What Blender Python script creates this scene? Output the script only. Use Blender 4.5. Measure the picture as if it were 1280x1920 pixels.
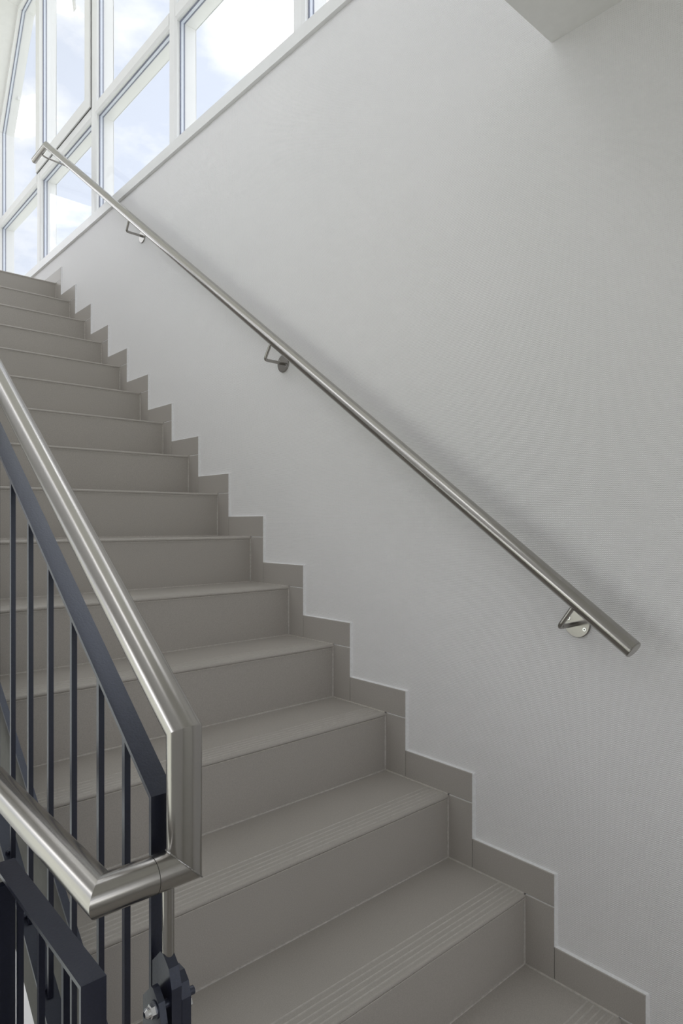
import bpy, math, random
from mathutils import Vector
random.seed(7)
S = bpy.context.scene
for o in list(bpy.data.objects): bpy.data.objects.remove(o)
COL = S.collection

# ------------------------------------------------------------------ camera, world, exposure
FPX, YAW = 1234.27, 0.7311
cam = bpy.data.cameras.new('camera'); camo = bpy.data.objects.new('camera', cam); COL.objects.link(camo)
cam.sensor_fit = 'VERTICAL'; cam.sensor_height = 36.0; cam.sensor_width = 24.0
cam.lens = FPX / 1920 * 36.0
cam.shift_y = (979.6 - 960) / 1920
cam.clip_start = 0.05; cam.clip_end = 200
camo.location = (-1.5258, -0.6319, 1.5382)
camo.rotation_euler = (math.pi / 2, 0, -YAW)
S.camera = camo
S.view_settings.view_transform = 'Standard'; S.view_settings.look = 'None'
S.view_settings.exposure = 0.11; S.view_settings.gamma = 1.0
S.view_settings.use_curve_mapping = False
S.cycles.use_denoising = True
S.cycles.max_bounces = 14; S.cycles.diffuse_bounces = 8; S.cycles.glossy_bounces = 5
S.cycles.transparent_max_bounces = 16; S.cycles.transmission_bounces = 6
S.cycles.caustics_reflective = False; S.cycles.caustics_refractive = False
S.cycles.sample_clamp_indirect = 6.0

W = bpy.data.worlds.new('sky'); S.world = W; W.use_nodes = True
nt = W.node_tree; nt.nodes.clear()
def N(t, kind, **kw):
    n = t.nodes.new(kind)
    for k, v in kw.items(): setattr(n, k, v)
    return n
wo = N(nt, 'ShaderNodeOutputWorld'); bg = N(nt, 'ShaderNodeBackground')
tc = N(nt, 'ShaderNodeTexCoord'); mp = N(nt, 'ShaderNodeMapping'); mp.inputs['Scale'].default_value = (1.6, 1.6, 3.4); mp.inputs['Location'].default_value = (0, 2.7, 0)
nz = N(nt, 'ShaderNodeTexNoise'); nz.inputs['Scale'].default_value = 2.6; nz.inputs['Detail'].default_value = 7; nz.inputs['Roughness'].default_value = .55
cr = N(nt, 'ShaderNodeValToRGB'); e = cr.color_ramp.elements
e[0].position = .40; e[0].color = (.186, .202, .234, 1); e[1].position = .60; e[1].color = (1.0, 1.01, 1.04, 1)
em = e.new(.50); em.color = (.245, .252, .265, 1)
sep = N(nt, 'ShaderNodeSeparateXYZ'); mr = N(nt, 'ShaderNodeMapRange')
mr.inputs['From Min'].default_value = -.03; mr.inputs['From Max'].default_value = .03
mx = N(nt, 'ShaderNodeMix', data_type='RGBA'); mx.inputs['A'].default_value = (.30, .31, .28, 1)
L = nt.links.new
L(tc.outputs['Generated'], mp.inputs['Vector']); L(mp.outputs[0], nz.inputs['Vector']); L(nz.outputs['Fac'], cr.inputs['Fac'])
L(tc.outputs['Generated'], sep.inputs[0]); L(sep.outputs['Z'], mr.inputs['Value']); L(mr.outputs[0], mx.inputs['Factor'])
L(cr.outputs['Color'], mx.inputs['B']); L(mx.outputs['Result'], bg.inputs['Color'])
bg.inputs['Strength'].default_value = 4.2
L(bg.outputs[0], wo.inputs['Surface'])

def portal(loc, rot, sx, sy):           # light portals in the window openings: they only guide sky sampling
    d = bpy.data.lights.new('window_portal', 'AREA'); d.shape = 'RECTANGLE'; d.size = sx; d.size_y = sy
    d.cycles.is_portal = True
    o = bpy.data.objects.new('window_portal', d); COL.objects.link(o); o.location = loc; o.rotation_euler = rot

# ------------------------------------------------------------------ materials
def mat(name, col, rough=.5, metal=0.0, spec=.5, coat=0.0):
    m = bpy.data.materials.new(name); m.use_nodes = True
    b = m.node_tree.nodes['Principled BSDF']
    b.inputs['Base Color'].default_value = (*col, 1); b.inputs['Roughness'].default_value = rough
    b.inputs['Metallic'].default_value = metal; b.inputs['Specular IOR Level'].default_value = spec
    b.inputs['Coat Weight'].default_value = coat
    return m
def bsdf(m): return m.node_tree.nodes['Principled BSDF']
def bump(m, height_socket, dist, strength=1.0):
    t = m.node_tree; b = N(t, 'ShaderNodeBump'); b.inputs['Distance'].default_value = dist; b.inputs['Strength'].default_value = strength
    t.links.new(height_socket, b.inputs['Height']); t.links.new(b.outputs[0], bsdf(m).inputs['Normal'])
def speckle(m, c1, c2, scale, detail=3, lo=.35, hi=.65):
    t = m.node_tree; g = N(t, 'ShaderNodeNewGeometry'); n = N(t, 'ShaderNodeTexNoise')
    n.inputs['Scale'].default_value = scale; n.inputs['Detail'].default_value = detail
    r = N(t, 'ShaderNodeValToRGB'); r.color_ramp.elements[0].position = lo; r.color_ramp.elements[1].position = hi
    r.color_ramp.elements[0].color = (*c1, 1); r.color_ramp.elements[1].color = (*c2, 1)
    t.links.new(g.outputs['Position'], n.inputs['Vector']); t.links.new(n.outputs['Fac'], r.inputs['Fac'])
    t.links.new(r.outputs['Color'], bsdf(m).inputs['Base Color'])
    return n

M_wall = mat('woven_wallpaper', (.855, .846, .845), .75, spec=.3)
t = M_wall.node_tree
g = N(t, 'ShaderNodeNewGeometry'); sp = N(t, 'ShaderNodeSeparateXYZ'); t.links.new(g.outputs['Position'], sp.inputs[0])
wn = N(t, 'ShaderNodeTexNoise'); wn.inputs['Scale'].default_value = 55; wn.inputs['Detail'].default_value = 2
t.links.new(g.outputs['Position'], wn.inputs['Vector'])
def sine(sock, period, wob):
    a = N(t, 'ShaderNodeMath', operation='MULTIPLY_ADD'); a.inputs[1].default_value = 2 * math.pi / period
    w = N(t, 'ShaderNodeMath', operation='MULTIPLY'); w.inputs[1].default_value = wob
    t.links.new(wn.outputs['Fac'], w.inputs[0]); t.links.new(sock, a.inputs[0]); t.links.new(w.outputs[0], a.inputs[2])
    s_ = N(t, 'ShaderNodeMath', operation='SINE'); t.links.new(a.outputs[0], s_.inputs[0]); return s_.outputs[0]
sy_, sz_ = sine(sp.outputs['Y'], .0052, 11), sine(sp.outputs['Z'], .0046, 5)
mu = N(t, 'ShaderNodeMath', operation='MULTIPLY'); t.links.new(sy_, mu.inputs[0]); t.links.new(sz_, mu.inputs[1])
ad = N(t, 'ShaderNodeMath', operation='MULTIPLY_ADD'); ad.inputs[1].default_value = .8
t.links.new(sz_, ad.inputs[0]); t.links.new(mu.outputs[0], ad.inputs[2])
bump(M_wall, ad.outputs[0], .0003, 1.0)

M_plaster = mat('smooth_plaster', (.855, .846, .845), .8, spec=.3)
n = speckle(M_plaster, (.83, .827, .818), (.85, .847, .838), 40); bump(M_plaster, n.outputs['Fac'], .0003, .12)
M_tile = mat('beige_porcelain_tile', (.3, .28, .255), .42, spec=.4)
n = speckle(M_tile, (.395, .368, .338), (.448, .420, .388), 420, 4); bump(M_tile, n.outputs['Fac'], .0002, .4)
M_groove = mat('pale_tread_groove', (.42, .40, .37), .6)
speckle(M_groove, (.445, .42, .39), (.51, .485, .452), 90)
M_grout = mat('pale_grout', (.47, .44, .40), .8); speckle(M_grout, (.50, .475, .44), (.60, .57, .535), 120)
M_caulk = mat('white_caulk', (.80, .80, .80), .5); speckle(M_caulk, (.76, .76, .76), (.82, .82, .83), 150)
M_steel = mat('brushed_stainless_steel', (.40, .384, .362), .25, 1.0)
t = M_steel.node_tree; tcn = N(t, 'ShaderNodeTexCoord'); mpn = N(t, 'ShaderNodeMapping'); mpn.inputs['Scale'].default_value = (900, 900, 900)
nn = N(t, 'ShaderNodeTexNoise'); nn.inputs['Scale'].default_value = 1.0; nn.inputs['Detail'].default_value = 2
rr = N(t, 'ShaderNodeMapRange'); rr.inputs['To Min'].default_value = .20; rr.inputs['To Max'].default_value = .24
t.links.new(tcn.outputs['Object'], mpn.inputs[0]); t.links.new(mpn.outputs[0], nn.inputs[0]); t.links.new(nn.outputs['Fac'], rr.inputs['Value'])
t.links.new(rr.outputs[0], bsdf(M_steel).inputs['Roughness'])
M_weld = mat('weld_seam_steel', (.30, .29, .28), .35, 1.0); speckle(M_weld, (.2, .195, .19), (.45, .44, .42), 600)
M_seam = mat('dark_joint', (.03, .028, .025), .6); speckle(M_seam, (.025, .023, .02), (.04, .037, .033), 300)
M_chrome = mat('polished_bolt_steel', (.75, .75, .76), .12, 1.0); speckle(M_chrome, (.7, .7, .71), (.8, .8, .81), 200)
M_navy = mat('dark_navy_enamel', (.018, .02, .034), .33, spec=.9)
bsdf(M_navy).inputs['Specular Tint'].default_value = (.80, .86, 1.0, 1)
n = speckle(M_navy, (.0085, .0092, .0195), (.0120, .0130, .0275), 300, 3); bump(M_navy, n.outputs['Fac'], .0006, .35)
M_cheek = mat('dark_string_paint_reflection', (.035, .033, .028), .5, spec=.3); speckle(M_cheek, (.030, .028, .023), (.040, .037, .031), 60)  # dark paint; the olive tone stands in for reflections on the plate
M_frame = mat('white_window_frame', (.82, .815, .80), .38, spec=.45); speckle(M_frame, (.84, .84, .84), (.85, .85, .85), 12)
M_sill = mat('white_sill_board', (.83, .83, .825), .35); speckle(M_sill, (.82, .82, .815), (.84, .84, .835), 12)
M_gasket = mat('dark_blue_gasket', (.10, .11, .16), .6); speckle(M_gasket, (.20, .215, .285), (.24, .255, .33), 80)
M_spacer = mat('pale_blue_glazing_spacer', (.60, .66, .82), .45); speckle(M_spacer, (.76, .80, .90), (.80, .84, .93), 60)
M_floor = mat('landing_tile', (.31, .29, .265), .45); speckle(M_floor, (.41, .385, .355), (.455, .43, .398), 300)
M_glass = bpy.data.materials.new('window_glass'); M_glass.use_nodes = True
t = M_glass.node_tree; t.nodes.clear()
oo = N(t, 'ShaderNodeOutputMaterial'); tr = N(t, 'ShaderNodeBsdfTransparent'); gl = N(t, 'ShaderNodeBsdfGlossy'); ms = N(t, 'ShaderNodeMixShader')
lw = N(t, 'ShaderNodeLayerWeight'); lw.inputs['Blend'].default_value = .5
fr = N(t, 'ShaderNodeMath', operation='POWER'); fr.inputs[1].default_value = 5.0; t.links.new(lw.outputs['Facing'], fr.inputs[0])
hf = N(t, 'ShaderNodeMath', operation='MULTIPLY_ADD'); hf.inputs[1].default_value = .5; hf.inputs[2].default_value = .02
tr.inputs['Color'].default_value = (.985, .99, 1, 1); gl.inputs['Roughness'].default_value = .01
t.links.new(fr.outputs[0], hf.inputs[0]); t.links.new(hf.outputs[0], ms.inputs['Fac'])
t.links.new(tr.outputs[0], ms.inputs[1]); t.links.new(gl.outputs[0], ms.inputs[2]); t.links.new(ms.outputs[0], oo.inputs['Surface'])

# ------------------------------------------------------------------ helpers
WORLD = {}
def wloc(o): return WORLD.get(o.name, Vector((0, 0, 0)))
def empty(name, loc, **props):
    o = bpy.data.objects.new(name, None); COL.objects.link(o); o.location = loc; o.empty_display_size = .1
    WORLD[o.name] = Vector(loc)
    for k, v in props.items(): o[k] = v
    return o
def mesh_obj(name, V, F, m, parent=None, smooth=False, mats=None, fm=None, origin=None, sharp=None, **props):
    V = [Vector(v) for v in V]
    lo = Vector((min(v.x for v in V), min(v.y for v in V), min(v.z for v in V)))
    hi = Vector((max(v.x for v in V), max(v.y for v in V), max(v.z for v in V)))
    c = Vector(origin) if origin is not None else Vector(((lo.x + hi.x) / 2, (lo.y + hi.y) / 2, lo.z))
    me = bpy.data.meshes.new(name); me.from_pydata([tuple(v - c) for v in V], [], F); me.update()
    for mm in (mats or [m]): me.materials.append(mm)
    if fm: me.polygons.foreach_set('material_index', fm)
    import bmesh
    b = bmesh.new(); b.from_mesh(me); bmesh.ops.recalc_face_normals(b, faces=b.faces)
    if smooth:
        for f in b.faces: f.smooth = True
        a = math.radians(sharp or 40)
        for ed in b.edges:
            if len(ed.link_faces) != 2 or ed.calc_face_angle(0) > a: ed.smooth = False
    b.to_mesh(me); b.free()
    return place(name, me, c, parent, **props)
def place(name, me, c, parent=None, **props):
    o = bpy.data.objects.new(name, me); COL.objects.link(o)
    c = Vector(c); WORLD[o.name] = c
    if parent is not None: o.parent = parent; o.location = c - wloc(parent)
    else: o.location = c
    for k, v in props.items(): o[k] = v
    return o
def box_vf(x0, x1, y0, y1, z0, z1, base=0):
    V = [(x0, y0, z0), (x1, y0, z0), (x1, y1, z0), (x0, y1, z0), (x0, y0, z1), (x1, y0, z1), (x1, y1, z1), (x0, y1, z1)]
    F = [(0, 3, 2, 1), (4, 5, 6, 7), (0, 1, 5, 4), (1, 2, 6, 5), (2, 3, 7, 6), (3, 0, 4, 7)]
    return V, [tuple(i + base for i in f) for f in F]
def box(name, x0, x1, y0, y1, z0, z1, m, parent=None, **kw):
    V, F = box_vf(x0, x1, y0, y1, z0, z1); return mesh_obj(name, V, F, m, parent, **kw)
def boxes(name, lst, m, parent=None, **kw):
    V, F = [], []
    for b in lst:
        v, f = box_vf(*b, base=len(V)); V += v; F += f
    return mesh_obj(name, V, F, m, parent, **kw)
def prism(name, poly, x0, x1, m, parent=None, **kw):          # polygon in (y,z), extruded in x
    n_ = len(poly); V = [(x0, y, z) for y, z in poly] + [(x1, y, z) for y, z in poly]
    F = [tuple(range(n_)), tuple(range(2 * n_ - 1, n_ - 1, -1))] + [(i, (i + 1) % n_, n_ + (i + 1) % n_, n_ + i) for i in range(n_)]
    return mesh_obj(name, V, F, m, parent, **kw)
def offset_poly(poly, d):                                      # inward offset of a CCW convex polygon
    n_ = len(poly); out = []
    for i in range(n_):
        p0, p1, p2 = Vector(poly[i - 1]), Vector(poly[i]), Vector(poly[(i + 1) % n_])
        a, b = (p1 - p0).normalized(), (p2 - p1).normalized()
        na, nb = Vector((-a.y, a.x)), Vector((-b.y, b.x))
        k = (na + nb) / (1 + na.dot(nb)); out.append(tuple(p1 + k * d))
    return out
def ring(name, poly, w, x0, x1, m, parent=None, **kw):
    q = offset_poly(poly, w); n_ = len(poly)
    V = [(x, y, z) for x in (x0, x1) for P in (poly, q) for y, z in P]; F = []
    for i in range(n_):
        j = (i + 1) % n_
        F += [(i, j, n_ + j, n_ + i), (2 * n_ + i, 3 * n_ + i, 3 * n_ + j, 2 * n_ + j), (i, 2 * n_ + i, 2 * n_ + j, j), (n_ + i, n_ + j, 3 * n_ + j, 3 * n_ + i)]
    return mesh_obj(name, V, F, m, parent, **kw)
def tube_vf(pts, r, seg=32, caps=True, base=0):
    P = [Vector(p) for p in pts]; V, F = [], []
    D = [(P[i + 1] - P[i]).normalized() for i in range(len(P) - 1)]
    for i, d in enumerate(D):
        up = Vector((0, 0, 1)) if abs(d.z) < .95 else Vector((0, 1, 0))
        u = d.cross(up).normalized(); w = u.cross(d).normalized()
        st = len(V)
        for end, p in ((0, P[i]), (1, P[i + 1])):
            k = i - 1 if end == 0 else i + 1
            nrm = (d + D[k]).normalized() if 0 <= k < len(D) else d
            for s_ in range(seg):
                a = 2 * math.pi * s_ / seg; o_ = u * math.cos(a) * r + w * math.sin(a) * r
                o_ = o_ - d * (o_.dot(nrm) / d.dot(nrm)); V.append(p + o_)
        for s_ in range(seg):
            q = (s_ + 1) % seg; F.append((base + st + s_, base + st + q, base + st + seg + q, base + st + seg + s_))
        if caps and i == 0: F.append(tuple(base + st + s_ for s_ in range(seg - 1, -1, -1)))
        if caps and i == len(D) - 1: F.append(tuple(base + st + seg + s_ for s_ in range(seg)))
    return V, F
def tube(name, pts, r, m, parent=None, seg=32, **kw):
    V, F = tube_vf(pts, r, seg); return mesh_obj(name, V, F, m, parent, smooth=True, **kw)
def rounded(pts, rad, n_=6):                                    # polyline with filleted corners
    P = [Vector(p) for p in pts]; out = [P[0]]
    for i in range(1, len(P) - 1):
        a = (P[i - 1] - P[i]).normalized() * rad; b = (P[i + 1] - P[i]).normalized() * rad
        for k in range(n_ + 1):
            s_ = k / n_; out.append(P[i] + a * (1 - s_) ** 2 + b * s_ ** 2)
    out.append(P[-1]); return out
def disc(name, c, axis, r, th, m, parent=None, seg=40, bev=.001, **kw):   # bevelled round plate standing on c, growing along axis
    a = Vector(axis).normalized(); up = Vector((0, 0, 1)) if abs(a.z) < .9 else Vector((0, 1, 0))
    u = a.cross(up).normalized(); w = u.cross(a); c = Vector(c); V, F = [], []
    for h, rr_ in ((0, r), (th - bev, r), (th, r - bev)):
        for s_ in range(seg):
            q = 2 * math.pi * s_ / seg; V.append(c + a * h + (u * math.cos(q) + w * math.sin(q)) * rr_)
    for k in range(2):
        for s_ in range(seg):
            q = (s_ + 1) % seg; F.append((k * seg + s_, k * seg + q, (k + 1) * seg + q, (k + 1) * seg + s_))
    F.append(tuple(range(seg - 1, -1, -1))); F.append(tuple(2 * seg + s_ for s_ in range(seg)))
    return mesh_obj(name, V, F, m, parent, smooth=True, **kw)
def flat_bar(name, pts, x0, x1, th, m, parent=None, **kw):       # flat steel bent along (y,z) points; th measured to the right-hand side
    P = [Vector(p) for p in pts]; inn = []
    for i, p in enumerate(P):
        ds = []
        if i > 0: ds.append((p - P[i - 1]).normalized())
        if i < len(P) - 1: ds.append((P[i + 1] - p).normalized())
        ns = [Vector((d.y, -d.x)) for d in ds]
        k = ns[0] if len(ns) == 1 else (ns[0] + ns[1]) / (1 + ns[0].dot(ns[1]))
        inn.append(p + k * th)
    n_ = len(P); V = [(x, q.x, q.y) for x in (x0, x1) for lst in (P, inn) for q in lst]; F = []
    A, B, C_, D_ = 0, n_, 2 * n_, 3 * n_
    for i in range(n_ - 1):
        F += [(A + i, A + i + 1, C_ + i + 1, C_ + i), (B + i, D_ + i, D_ + i + 1, B + i + 1), (A + i, B + i, B + i + 1, A + i + 1), (C_ + i, C_ + i + 1, D_ + i + 1, D_ + i)]
    F += [(A, C_, D_, B), (A + n_ - 1, B + n_ - 1, D_ + n_ - 1, C_ + n_ - 1)]
    return mesh_obj(name, V, F, m, parent, **kw)

# ------------------------------------------------------------------ dimensions
R, T = 0.185, 0.2566              # rise, going
WN, VS = 0.0828, 0.0836           # skirting width in front of the riser, skirting height over the tread
SL = 0.7155                       # pitch of the rails
def zt(n_): return (n_ + 2) * R   # tread n; the landing is n = -2
def yn(n_): return n_ * T + WN    # nosing of tread n
TOP = 15
XL, XS = -1.09, -2.42             # open side of the flight, left wall
YB, YE = -1.95, 5.75              # back wall, end wall
XW = 0.010                        # right wall surface (skirting face is x = 0)
ZC, YC = 2.774, 0.27              # low ceiling over the landing and its edge
XF = 0.10                         # room face of the window frame
def struct(o): o['kind'] = 'structure'; return o

# ------------------------------------------------------------------ walls, floors, ceilings
ZU = 5.757
SILL_T, SILL_B = 3.383, 3.330
z_dn = -3.3
struct(boxes('wall_right', [(XW, .20, YB, YE, z_dn, SILL_B), (XW, .20, YB, .31, SILL_B, ZU + .1)], M_wall))
# ceiling slope in the (y,z) plane
CH1, CH2 = (5.135, ZU), (YE, 4.925)
struct(prism('ceiling_upper', [(YC - .12, ZU), CH1, CH2, (YE + .3, 4.925), (YE + .3, ZU + .25), (YC - .12, ZU + .25)], XS - .3, .20, M_plaster))
struct(box('ceiling', XS, XW, YB, YC, ZC, ZC + .3, M_plaster))
struct(box('wall_over_landing', XS, XW, YC - .12, YC, ZC + .3, ZU, M_plaster))
# left wall; openings high up and beside the lower flight added to admit daylight
LW = [(.45, 5.5, 3.7, 5.6), (.75, 5.3, -2.4, 1.9)]
ly = [YB, .45, .75, 5.3, 5.5, YE + .3]; lz = [z_dn, -2.4, 1.9, 3.7, 5.6, ZU]
cells = []
for i in range(5):
    for k in range(5):
        cy, cz = (ly[i] + ly[i + 1]) / 2, (lz[k] + lz[k + 1]) / 2
        if not any(a < cy < b and c < cz < d for a, b, c, d in LW): cells.append((XS - .3, XS, ly[i], ly[i + 1], lz[k], lz[k + 1]))
struct(boxes('wall_left', cells, M_plaster))
# end wall behind the upper landing, unseen opening added to bring in light
struct(boxes('wall_end', [(XS, .20, YE, YE + .3, z_dn, 3.3), (XS, -2.2, YE, YE + .3, 3.3, 4.925), (-.25, .20, YE, YE + .3, 3.3, 4.925), (-2.2, -.25, YE, YE + .3, 4.75, 4.925)], M_plaster))
# back wall with the landing window
struct(boxes('wall_back', [(XS - .3, .2, YB - .3, YB, z_dn, .9), (XS - .3, -2.2, YB - .3, YB, .9, ZC + .3), (-.4, .2, YB - .3, YB, .9, ZC + .3), (-2.2, -.4, YB - .3, YB, 2.45, ZC + .3)], M_plaster))
struct(prism('floor', [(YB, -.18), (YB, 0), (.36, 0), (.36, -.18)], XS, XL - .19, M_floor))
struct(box('floor_landing', XL - .19, XW, YB, yn(-1) + .012, -.18, 0, M_floor))
struct(box('floor_lower', XS, XW, .4, YE, z_dn - .1, z_dn, M_floor))
struct(box('floor_upper', XS, XW, yn(TOP) + .24, YE, zt(TOP) - .25, zt(TOP), M_floor))
# plain flight going down on the far side of the railing
pts = [(.36, 0)]
for i in range(1, 17): pts += [(.36 + (i - 1) * T, -i * R), (.36 + i * T, -i * R)]
pts += [(.36 + 16 * T, -16 * R - .2), (.36, -.25)]
struct(prism('floor_flight_down', pts, XS, -1.29, M_floor))

portal((XS - .02, 2.975, 4.65), (0, math.radians(-90), 0), 1.9, 5.05)
portal((XS - .02, 3.025, -.25), (0, math.radians(-90), 0), 4.3, 4.55)
portal((-1.225, YE + .02, 4.02), (math.radians(-90), 0, 0), 1.95, 1.45)
portal((-1.3, YB - .02, 1.675), (math.radians(90), 0, 0), 1.8, 1.55)
portal((.22, 2.95, 4.55), (0, math.radians(90), 0), 2.4, 5.2)

# simple windows out of view; left and end wall ones added for their light
def plain_window(name, axis, c, a0, a1, z0, z1, na, nz_):
    p = (lambda a, z: (c, a, z)) if axis == 'x' else (lambda a, z: (a, c, z))
    w = empty(name, p((a0 + a1) / 2, z0), kind='structure')
    def bx(nm, a, b, zz0, zz1, d, m):
        if axis == 'x': return box(nm, c - d, c + d, a, b, zz0, zz1, m, w)
        return box(nm, a, b, c - d, c + d, zz0, zz1, m, w)
    for k in range(na + 1):
        a = a0 + (a1 - a0) * k / na; bx('mullion', max(a0, a - .04), min(a1, a + .04), z0, z1, .04, M_frame)
    for k in range(nz_ + 1):
        z = z0 + (z1 - z0) * k / nz_
        for q in range(na):
            bx('transom', a0 + (a1 - a0) * q / na + .04, a0 + (a1 - a0) * (q + 1) / na - .04, max(z0, z - .04), min(z1, z + .04), .035, M_frame)
    return w
plain_window('added_window_2', 'x', XS - .12, .45, 5.5, 3.7, 5.6, 4, 1)
plain_window('added_window_3', 'x', XS - .12, .75, 5.3, -2.4, 1.9, 4, 2)
plain_window('added_window_4', 'y', YE + .12, -2.2, -.25, 3.3, 4.75, 2, 1)
plain_window('window_5', 'y', YB - .12, -2.2, -.4, .9, 2.45, 2, 1)

# ------------------------------------------------------------------ staircase
st = empty('staircase', ((XL) / 2, yn(-1), 0), label='straight flight of beige tiled stairs rising beside the white wall', category='staircase')
poly = [(yn(-1) + .014, 0)]
for n_ in range(-1, TOP + 1):
    poly += [(yn(n_) + .014, zt(n_) - .012)]
    poly += [(yn(n_ + 1) + .014 if n_ < TOP else yn(n_) + .30, zt(n_) - .012)]
poly += [(yn(TOP) + .30, zt(TOP) - .26), (yn(TOP) + .05, -.02 + SL * (yn(TOP) + .05)), (.03, 0)]
prism('flight_slab', poly, XL, XW, M_cheek, st)
prism('side_string', [(yn(-1) - .02, .40 + SL * (yn(-1) - .02)), (yn(-1) - .02, 0), (.03, 0), (yn(TOP), -.02 + SL * yn(TOP)), (yn(TOP), .40 + SL * yn(TOP))][::-1], XL - .011, XL, M_cheek, st, label='dark steel plate along the open side of the flight')
flat_bar('string_cap', [(yn(-1) - .02, .407 + SL * (yn(-1) - .02)), (yn(TOP), .407 + SL * yn(TOP))], XL - .012, XL + .001, .006, M_navy, st)
# tread: profile with bullnose and grip grooves, extruded across the flight
def tread_profile(depth):
    P = []
    for k in range(7):                                   # bullnose
        a = -math.pi / 2 - k * math.pi / 2 / 6
        P.append((.006 + .006 * math.cos(a) * 1.0, -.006 + .006 * math.sin(a)))
    for k in range(1, 7):
        a = math.pi - k * math.pi / 2 / 6
        P.append((.006 + .006 * math.cos(a), -.006 + .006 * math.sin(a)))
    P = [(y - .0, z) for y, z in P]
    tags = [0] * len(P); top = []
    for g_ in (.016, .031, .046, .063, .080):
        top += [(g_ - .0026, 0, 0), (g_ - .0012, -.0012, 1), (g_ + .0012, -.0012, 1), (g_ + .0026, 0, 1)]
    top += [(depth, 0, 0), (depth, -.012, 0)]
    P2 = P + [(y, z) for y, z, _ in top]
    return P2
def tread_mesh(depth):
    P2 = tread_profile(depth); n_ = len(P2); x0, x1 = XL, -.0025
    V = [(x0, y, z) for y, z in P2] + [(x1, y, z) for y, z in P2]
    F, fm = [], []
    for i in range(n_):
        j = (i + 1) % n_
        F.append((i, j, n_ + j, n_ + i))
        (ya, za), (yb, zb) = P2[i], P2[j]
        fm.append(1 if (min(za, zb) < -.0005 and max(ya, yb) > .0125 and max(ya, yb) < .09 and min(ya, yb) > .0125) else 0)
    F += [tuple(range(n_)), tuple(range(2 * n_ - 1, n_ - 1, -1))]; fm += [0, 0]
    o = mesh_obj('tread', V, F, None, st, mats=[M_tile, M_groove], fm=fm, origin=(0, 0, 0), smooth=True, sharp=20)
    return o
tp = tread_mesh(T + .010); tm = tp.data; bpy.data.objects.remove(tp)
tp = tread_mesh(.30); tm2 = tp.data; bpy.data.objects.remove(tp)
rv, rf = box_vf(XL, -.0025, .004, .014, 0, R - .0125)
rp = mesh_obj('riser', rv, rf, M_tile, st, origin=(0, 0, 0)); rm = rp.data; bpy.data.objects.remove(rp)
V, F = [], []
for b in [(-.0055, .0022, .0010, .0045, .003, R - .004),                   # upright joint riser / skirting
          (-.0055, .0022, .005, T + .004, R - .002, R + .0020),           # joint tread / skirting
          (XL, -.0025, .0005, .0045, 0, .0035),                           # joint riser / tread below
          (XL, -.0025, .0020, .0045, R - .0135, R - .0115)]:              # joint under the nosing
    v, f = box_vf(*b, base=len(V)); V += v; F += f
gp = mesh_obj('grout_joint', V, F, M_grout, st, origin=(0, 0, 0)); gm = gp.data; bpy.data.objects.remove(gp)
for n_ in range(-1, TOP + 1):
    place('tread', tm if n_ < TOP else tm2, (0, yn(n_), zt(n_)), st)
    place('riser', rm, (0, yn(n_), zt(n_ - 1)), st)
    place('grout_joint', gm, (0, yn(n_), zt(n_ - 1)), st)

# stepped skirting of tiles along the wall
sk = empty('baseboard_right', (0, 0, 0), kind='structure')
def bevel_tile(name, y0, y1, z0, z1):
    b = .0012; V = [(XW, y0, z0), (XW, y1, z0), (XW, y1, z1), (XW, y0, z1), (b, y0, z0), (b, y1, z0), (b, y1, z1), (b, y0, z1),
                    (0, y0 + b, z0 + b), (0, y1 - b, z0 + b), (0, y1 - b, z1 - b), (0, y0 + b, z1 - b)]
    F = [(0, 1, 2, 3)]
    for k in (0, 4):
        for i in range(4): j = (i + 1) % 4; F.append((k + i, k + j, k + 4 + j, k + 4 + i))
    F.append((8, 9, 10, 11)); return mesh_obj(name, V, F, M_tile, sk, origin=(0, 0, 0))
q = bevel_tile('tile', .0008, T - .0008, .0010, VS); hm = q.data; bpy.data.objects.remove(q)
q = bevel_tile('tile', .0008, WN + .002, .0010 - R, -.0010); vm = q.data; bpy.data.objects.remove(q)
def caulk_mesh(h0):
    V, F = [], []
    def tri(a, b, dirs):
        base = len(V)
        for p in (a, b):
            for d in dirs: V.append(tuple(Vector(p) + Vector(d)))
        F.extend([(base, base + 1, base + 2), (base + 5, base + 4, base + 3)] + [(base + i, base + (i + 1) % 3, base + 3 + (i + 1) % 3, base + 3 + i) for i in range(3)])
    tri((XW, 0, h0), (XW, 0, VS + .002), [(-.0095, .0004, 0), (0, .0004, 0), (0, -.0055, 0)])
    tri((XW, -.004, VS), (XW, T, VS), [(-.0085, 0, -.0004), (0, 0, -.0004), (0, 0, .0028)])
    V2, F2 = box_vf(.0012, .0030, 0, WN, -.0012, .0012, base=len(V)); V.extend(V2); F.extend(F2)
    q = mesh_obj('caulk_bead', V, F, M_caulk, sk, origin=(0, 0, 0)); me = q.data; bpy.data.objects.remove(q); return me
cm = caulk_mesh(VS - R)
for n_ in range(0, TOP + 1):
    dy = .0266 if n_ == 0 else 0
    if n_ < TOP and n_ > 0: place('tile', hm, (0, n_ * T, zt(n_)), sk)
    if n_ > 0:
        place('tile', vm, (0, n_ * T, zt(n_)), sk); place('caulk_bead', cm, (0, n_ * T, zt(n_)), sk)
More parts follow.
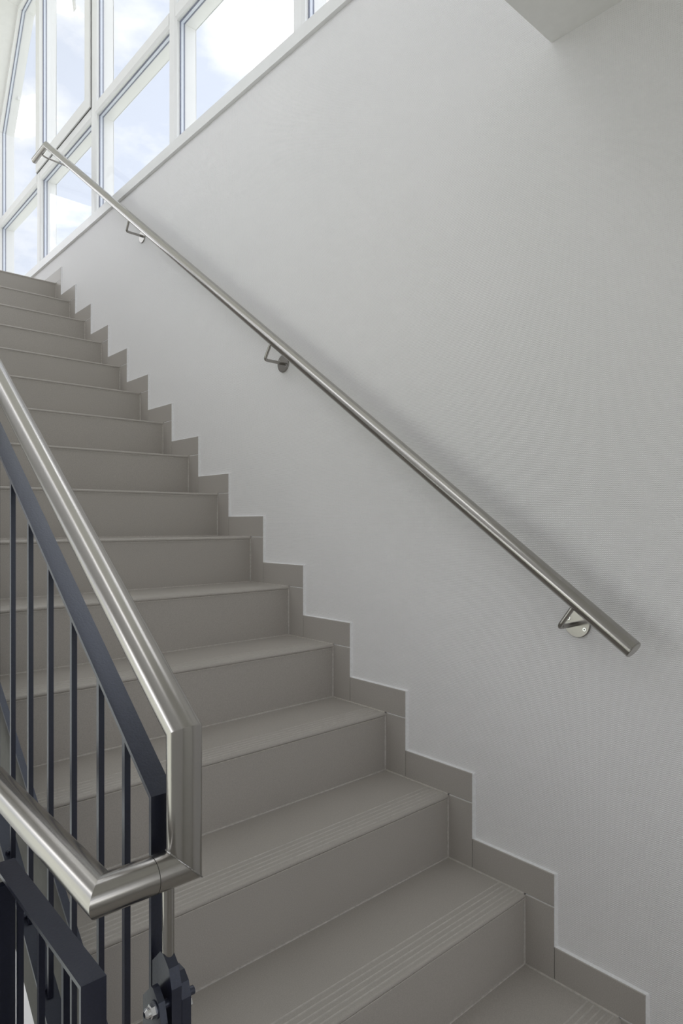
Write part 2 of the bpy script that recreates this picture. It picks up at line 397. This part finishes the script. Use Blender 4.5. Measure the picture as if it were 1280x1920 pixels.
# lowest visible step of the skirting was cut short, the uppermost runs on along the landing
q = bevel_tile('tile', .0266, T - .0008, .001, VS); me = q.data; bpy.data.objects.remove(q); place('tile', me, (0, 0, zt(0)), sk)
q = bevel_tile('tile', .0266, WN + .002, .001 - R, -.001); me = q.data; bpy.data.objects.remove(q); place('tile', me, (0, 0, zt(0)), sk)
place('caulk_bead', cm, (0, .0258, zt(0)), sk)
q = bevel_tile('tile', .0008, .60, .001, VS); me = q.data; bpy.data.objects.remove(q); place('tile', me, (0, TOP * T, zt(TOP)), sk)
q = bevel_tile('tile', .602, YE - TOP * T, .001, VS); me = q.data; bpy.data.objects.remove(q); place('tile', me, (0, TOP * T, zt(TOP)), sk)
q = bevel_tile('tile', -T + .001, .0258, .001, VS); me = q.data; bpy.data.objects.remove(q); place('tile', me, (0, 0, zt(-1)), sk)

# ------------------------------------------------------------------ window in the right wall
win = empty('window_1', (XF, 3.0, SILL_T), kind='structure')
mull = [(1.408, 1.481), (2.462, 2.537), (3.52, 3.595), (4.59, 4.667)]
TZ0, TZ1 = 4.131, 4.212
GT = 5.735 - .005                                   # top of the glazing openings, at the gasket
xo = .222
y_near, y_far = .42, 5.685
ztop = 5.73
# sloped head: openings end on this line
C1, C2 = (5.147 - .02, 5.735), (5.71 - .025, 4.97)
def head(y):  # height of the opening under the sloped head
    return ztop if y <= C1[0] else C1[1] + (y - C1[0]) * (C2[1] - C1[1]) / (C2[0] - C1[0])
ZB = 3.45                                           # lower edge of the glass, hidden behind the sill board
box('window_sill', -.006, .20, 3.3185, YE, SILL_B, SILL_T, M_sill, win)
box('window_sill', -.006, .20, .30, 3.317, SILL_B, SILL_T, M_sill, win, label='white sill board running under the tall windows')
box('frame_rail', XF, xo, .31, YE, SILL_T, ZB, M_frame, win)
prism('frame_head', [(.31, ztop), (C1[0], ztop), CH1, (.31, ZU)], XF, xo, M_frame, win)
prism('frame_head', [(C1[0], ztop), (y_far, C2[1]), CH2, CH1], XF, xo, M_frame, win)
box('frame_stile', XF, xo, .31, y_near, ZB, ztop, M_frame, win)
prism('frame_stile', [(y_far, ZB), (YE, ZB), (YE, CH2[1]), (y_far, C2[1])], XF, xo, M_frame, win)
def chamfer_member(name, y0, y1, z0, z1, upright=True):
    b = .012; xm = XF + .010
    if upright:
        V = [(XF, y0 + b, z0), (XF, y1 - b, z0), (xm, y1, z0), (xo, y1, z0), (xo, y0, z0), (xm, y0, z0)]
        V += [(x, y, z1) for x, y, _ in V]
    else:
        V = [(XF, y0, z0 + b), (XF, y0, z1 - b), (xm, y0, z1), (xo, y0, z1), (xo, y0, z0), (xm, y0, z0)]
        V += [(x, y1, z) for x, _, z in V]
    F = [tuple(range(6)), tuple(range(11, 5, -1))] + [(i, (i + 1) % 6, 6 + (i + 1) % 6, 6 + i) for i in range(6)]
    return mesh_obj(name, V, F, M_frame, win)
for a, b in mull: chamfer_member('mullion', a, b, ZB, ztop)
edges = [y_near] + [v for ab in mull for v in ab] + [y_far]
for i in range(5):
    y0, y1 = edges[2 * i], edges[2 * i + 1]
    chamfer_member('transom', y0, y1, TZ0, TZ1, False)
    for row in (0, 1):
        if row == 0: P = [(y0, ZB), (y1, ZB), (y1, TZ0), (y0, TZ0)]
        elif i < 4: P = [(y0, TZ1), (y1, TZ1), (y1, ztop), (y0, ztop)]
        else: P = [(y0, TZ1), (y1, TZ1), (y1, C2[1]), (C1[0], ztop), (y0, ztop)]
        par = win; dx = 0
        if i == 3 and row == 1:                      # opening casement, sits proud of the frame
            S0 = [(3.583, 4.200), (4.655, 4.200), (4.655, ztop - .005), (3.583, ztop - .005)]
            sash = ring('casement_sash', S0, .085, XF - .012, .150, M_frame, win)
            ring('rebate_gap', offset_poly(S0, -.0045), .004, XF - .003, XF + .004, M_seam, win)
            P = offset_poly(S0, .085); par = sash; dx = -.012
        ring('gasket', P, .005, .126 + dx, .131 + dx, M_gasket, par)
        ring('glazing_spacer', P, .0035, .1315 + dx, .147 + dx, M_spacer, par)
        ring('gasket', P, .005, .1475 + dx, .153 + dx, M_gasket, par)
        prism('pane', offset_poly(P, .001), .137 + dx, .142 + dx, M_glass, par)
# stay arm hanging into the casement and a small hinge on the sloped head
stay = []
for k in range(9):
    a = k / 8; stay.append((.074, 3.895 - .12 * a + .035 * a * a, 5.22 - .275 * a))
V, F = [], []
for k, p in enumerate(stay):
    w_ = .024 - .004 * k / 8
    V += [(p[0], p[1] - w_, p[2]), (p[0], p[1] + w_, p[2]), (p[0] + .006, p[1] + w_, p[2]), (p[0] + .006, p[1] - w_, p[2])]
    if k:
        b0, b1 = 4 * (k - 1), 4 * k
        F += [(b0 + i, b0 + (i + 1) % 4, b1 + (i + 1) % 4, b1 + i) for i in range(4)]
F += [(0, 1, 2, 3), tuple(len(V) - 1 - i for i in range(4))]
mesh_obj('stay_arm', V, F, M_frame, win)
prism('hinge_cover', [(5.489, 5.38), (5.489, 5.209), (5.566, 5.217), (5.599, 5.390)], .196, .220, M_frame, win)

# ------------------------------------------------------------------ wall handrail
XR = -.080; RR = .0212
wh = empty('wall_handrail', (XR, .018, 1.258), label='stainless steel tube handrail fixed to the white wall', category='handrail')
A0, A1, A2 = Vector((XR, .018, 1.258)), Vector((XR, 3.880, 1.258 + 3.862 * .7142)), Vector((XR, 4.125, 1.258 + 3.862 * .7142))
tube('rail_tube', [A0, A1, A2], RR, M_steel, wh, seg=48)
dr = (A1 - A0).normalized()
disc('end_cap', A0 + dr * .0005, -dr, RR - .0008, .003, M_steel, wh)
disc('end_cap', A2, (0, 1, 0), RR - .0008, .003, M_steel, wh)
perp = Vector((0, dr.z, -dr.y))                       # away from the underside of the tube, in the plane of the rail
for yy, zz in ((.198, 1.286), (1.415, 2.153), (2.648, 3.045)):
    pc = Vector((XW, yy, zz))
    elbow = Vector((XR, yy, zz))
    d0 = elbow - A0; foot = A0 + dr * d0.dot(dr)
    off = foot - elbow
    topp = elbow + off.normalized() * (off.length - RR + .002)
    br = tube('bracket_arm', rounded([topp, elbow, pc + Vector((-.004, 0, 0))], .014), .006, M_steel, wh, seg=18)
    disc('wall_plate', pc, (-1, 0, 0), .0345, .0055, M_steel, wh, bev=.0015)
    for sgn in (-1, 1):
        sc = pc + Vector((-.0055, -.021 * sgn, -.012 * sgn))
        s_ = disc('screw', sc, (-1, 0, 0), .0052, .0012, M_chrome, wh, seg=18, bev=.0006)
        disc('screw_socket', sc + Vector((-.0012, 0, 0)), (-1, 0, 0), .0020, .0003, M_seam, s_, seg=6, bev=.0001)
# top bracket reaching to the window frame
tb = Vector((XR, 3.99, A1.z))
tube('bracket_arm', rounded([tb + Vector((0, -.01, -RR + .002)), tb + Vector((.02, -.02, -.034)), Vector((XF - .022, 3.955, A1.z - .052))], .015), .0055, M_steel, wh, seg=18)
disc('wall_plate', (XF - .020, 3.955, A1.z - .052), (-1, 0, 0), .011, .004, M_steel, wh)

# ------------------------------------------------------------------ stair handrail on the railing
XU, XD, YP = -1.135, -1.237, .0895
zu, zh = 1.2858, 1.1250
hr = empty('stair_railing', ((XU + XD) / 2, YP, 0), label='dark navy steel bar railing topped by a thick stainless tube, along the open side', category='railing')
P0 = Vector((XU, 3.7, zu + SL * .975 * (3.7 - YP))); P1 = Vector((XU, YP, zu)); P2 = Vector((XU, YP, zh)); P3 = Vector((XD, YP, zh)); P4 = Vector((XD, .53, zh)); P5 = Vector((XD, 2.2, zh - SL * 1.67))
jx = -1.176
rt = tube('rail_tube', [P0, P1, P2, (jx + .0004, YP, zh)], RR, M_steel, hr, seg=64, label='thick brushed stainless steel handrail tube')
tube('rail_tube', [(jx - .0004, YP, zh), P3, P4, P5], RR, M_steel, hr, seg=64)
tube('joint_ring', [(jx - .0008, YP, zh), (jx + .0008, YP, zh)], RR - .0006, M_seam, hr, seg=48)
def weld(p, da, db, a0, a1):
    nrm = (da + db).normalized(); u = da.cross(db).normalized(); w = nrm.cross(u); pts = []
    cosb = abs(da.dot(nrm))
    for k in range(25):
        a = a0 + (a1 - a0) * k / 24; pts.append(p + u * math.cos(a) * RR * 1.005 + w * math.sin(a) * RR / cosb * 1.005)
    V, F = tube_vf(pts, .0011, 8); mesh_obj('weld_seam', V, F, M_weld, rt, smooth=True)
weld(P2, Vector((0, 0, -1)), Vector((-1, 0, 0)), 0, 2 * math.pi)

# ------------------------------------------------------------------ dark steel railings
FB, BT = .030, .006                                   # flat bar width and thickness
def railing_up():
    xc = -1.143; x0, x1 = xc - FB / 2, xc + FB / 2; yp = .130; c = 1.106; cb = .335
    r = hr
    ye = 3.75
    flat_bar('top_bar', [(yp, .36), (yp, c + SL * yp), (ye, c + SL * ye)], x0, x1, BT, M_navy, r)
    flat_bar('bottom_bar', [(yp + BT, cb + SL * (yp + BT)), (ye, cb + SL * ye)], x0, x1, BT, M_navy, r)
    bw = .0085; V, F = box_vf(-bw / 2, bw / 2, -bw / 2, bw / 2, 0, c - cb - .004)
    bp = mesh_obj('baluster', V, F, M_navy, r, origin=(0, 0, 0)); bm_ = bp.data; bpy.data.objects.remove(bp)
    k = 0; y = BAL0
    bolt = None
    while y < ye - .05:
        place('baluster', bm_, (xc, y, cb + SL * y), r)
        pos = Vector((xc - .004, y + .012, cb + SL * (y + .012)))
        if bolt is None:
            o = disc('bolt', pos, (0, -SL, 1), .006, .008, M_navy, r, seg=6, bev=.002); bolt = (o.data, WORLD[o.name] - pos)
        else: place('bolt', bolt[0], pos + bolt[1], r)
        y += BALS if k else .0895; k += 1
    return r
BAL0, BALS = .2365, .1088
ru = railing_up()
def railing_down():
    xc = -1.229; x0, x1 = xc - FB / 2, xc + FB / 2; yp = .130; zb = 1.005
    r = hr
    yk = .495; ye = 2.4
    flat_bar('top_bar', [(yp, .10), (yp, zb), (yk, zb), (ye, zb - SL * (ye - yk))], x0, x1, BT, M_navy, r)
    flat_bar('bottom_bar', [(yp + BT, .12), (yk, .12), (ye, .12 - SL * (ye - yk))], x0, x1, BT, M_navy, r)
    bw = .008
    y = .2225
    while y < yk - .02:
        box('baluster', xc - bw / 2, xc + bw / 2, y - bw / 2, y + bw / 2, .119, zb - BT, M_navy, r); y += .0945
    y = .60
    while y < ye:
        dz = -SL * (y - yk); box('baluster', xc - bw / 2, xc + bw / 2, y - bw / 2, y + bw / 2, .116 + dz, zb - .008 + dz, M_navy, r); y += .1075
    box('post', -1.335, -1.2241, .452, .467, -.2, zb - BT - .012, M_navy, r)
    return r
rd = railing_down()

# fixing of the handrail at the foot of the railing: rod, chamfered plates, bolts
rod_x, rod_y = -1.156, YP
tube('support_rod', [(rod_x, rod_y, zh - RR + .004), (rod_x, rod_y, 1.020)], .0072, M_steel, hr, seg=28)
def plate(name, xa, xb, y0, y1, z0, z1, ch, m, parent):
    prism(name, [(y0, z0), (y1, z0), (y1, z1 - ch), (y1 - ch, z1), (y0 + ch, z1), (y0 + ch * .35, z1 - ch * .5), (y0, z1 - ch * 1.5)], xa, xb, m, parent)
plate('fixing_plate', -1.1634, -1.1507, .066, .116, .70, 1.028, .021, M_navy, hr)
plate('fixing_plate', -1.1503, -1.1385, .066, .112, .70, 1.003, .016, M_navy, hr)
plate('fixing_plate', -1.1790, -1.1710, .061, .108, .70, .998, .021, M_navy, hr)
by_, bz_ = .076, .977
tube('bolt_shank', [(-1.1835, by_, bz_), (-1.130, by_, bz_)], .0050, M_navy, hr, seg=18)
disc('bolt_washer', (-1.1790, by_, bz_), (-1, 0, 0), .0100, .0015, M_navy, hr, seg=28, bev=.0005)
disc('bolt_nut', (-1.1805, by_, bz_), (-1, 0, 0), .0080, .0060, M_chrome, hr, seg=6, bev=.0012)
disc('bolt_end', (-1.1865, by_, bz_), (-1, 0, 0), .0060, .0060, M_chrome, hr, seg=24, bev=.0028)
disc('bolt_head', (-1.1385, by_, bz_ - .012), (1, 0, 0), .0065, .0050, M_chrome, hr, seg=6, bev=.001)
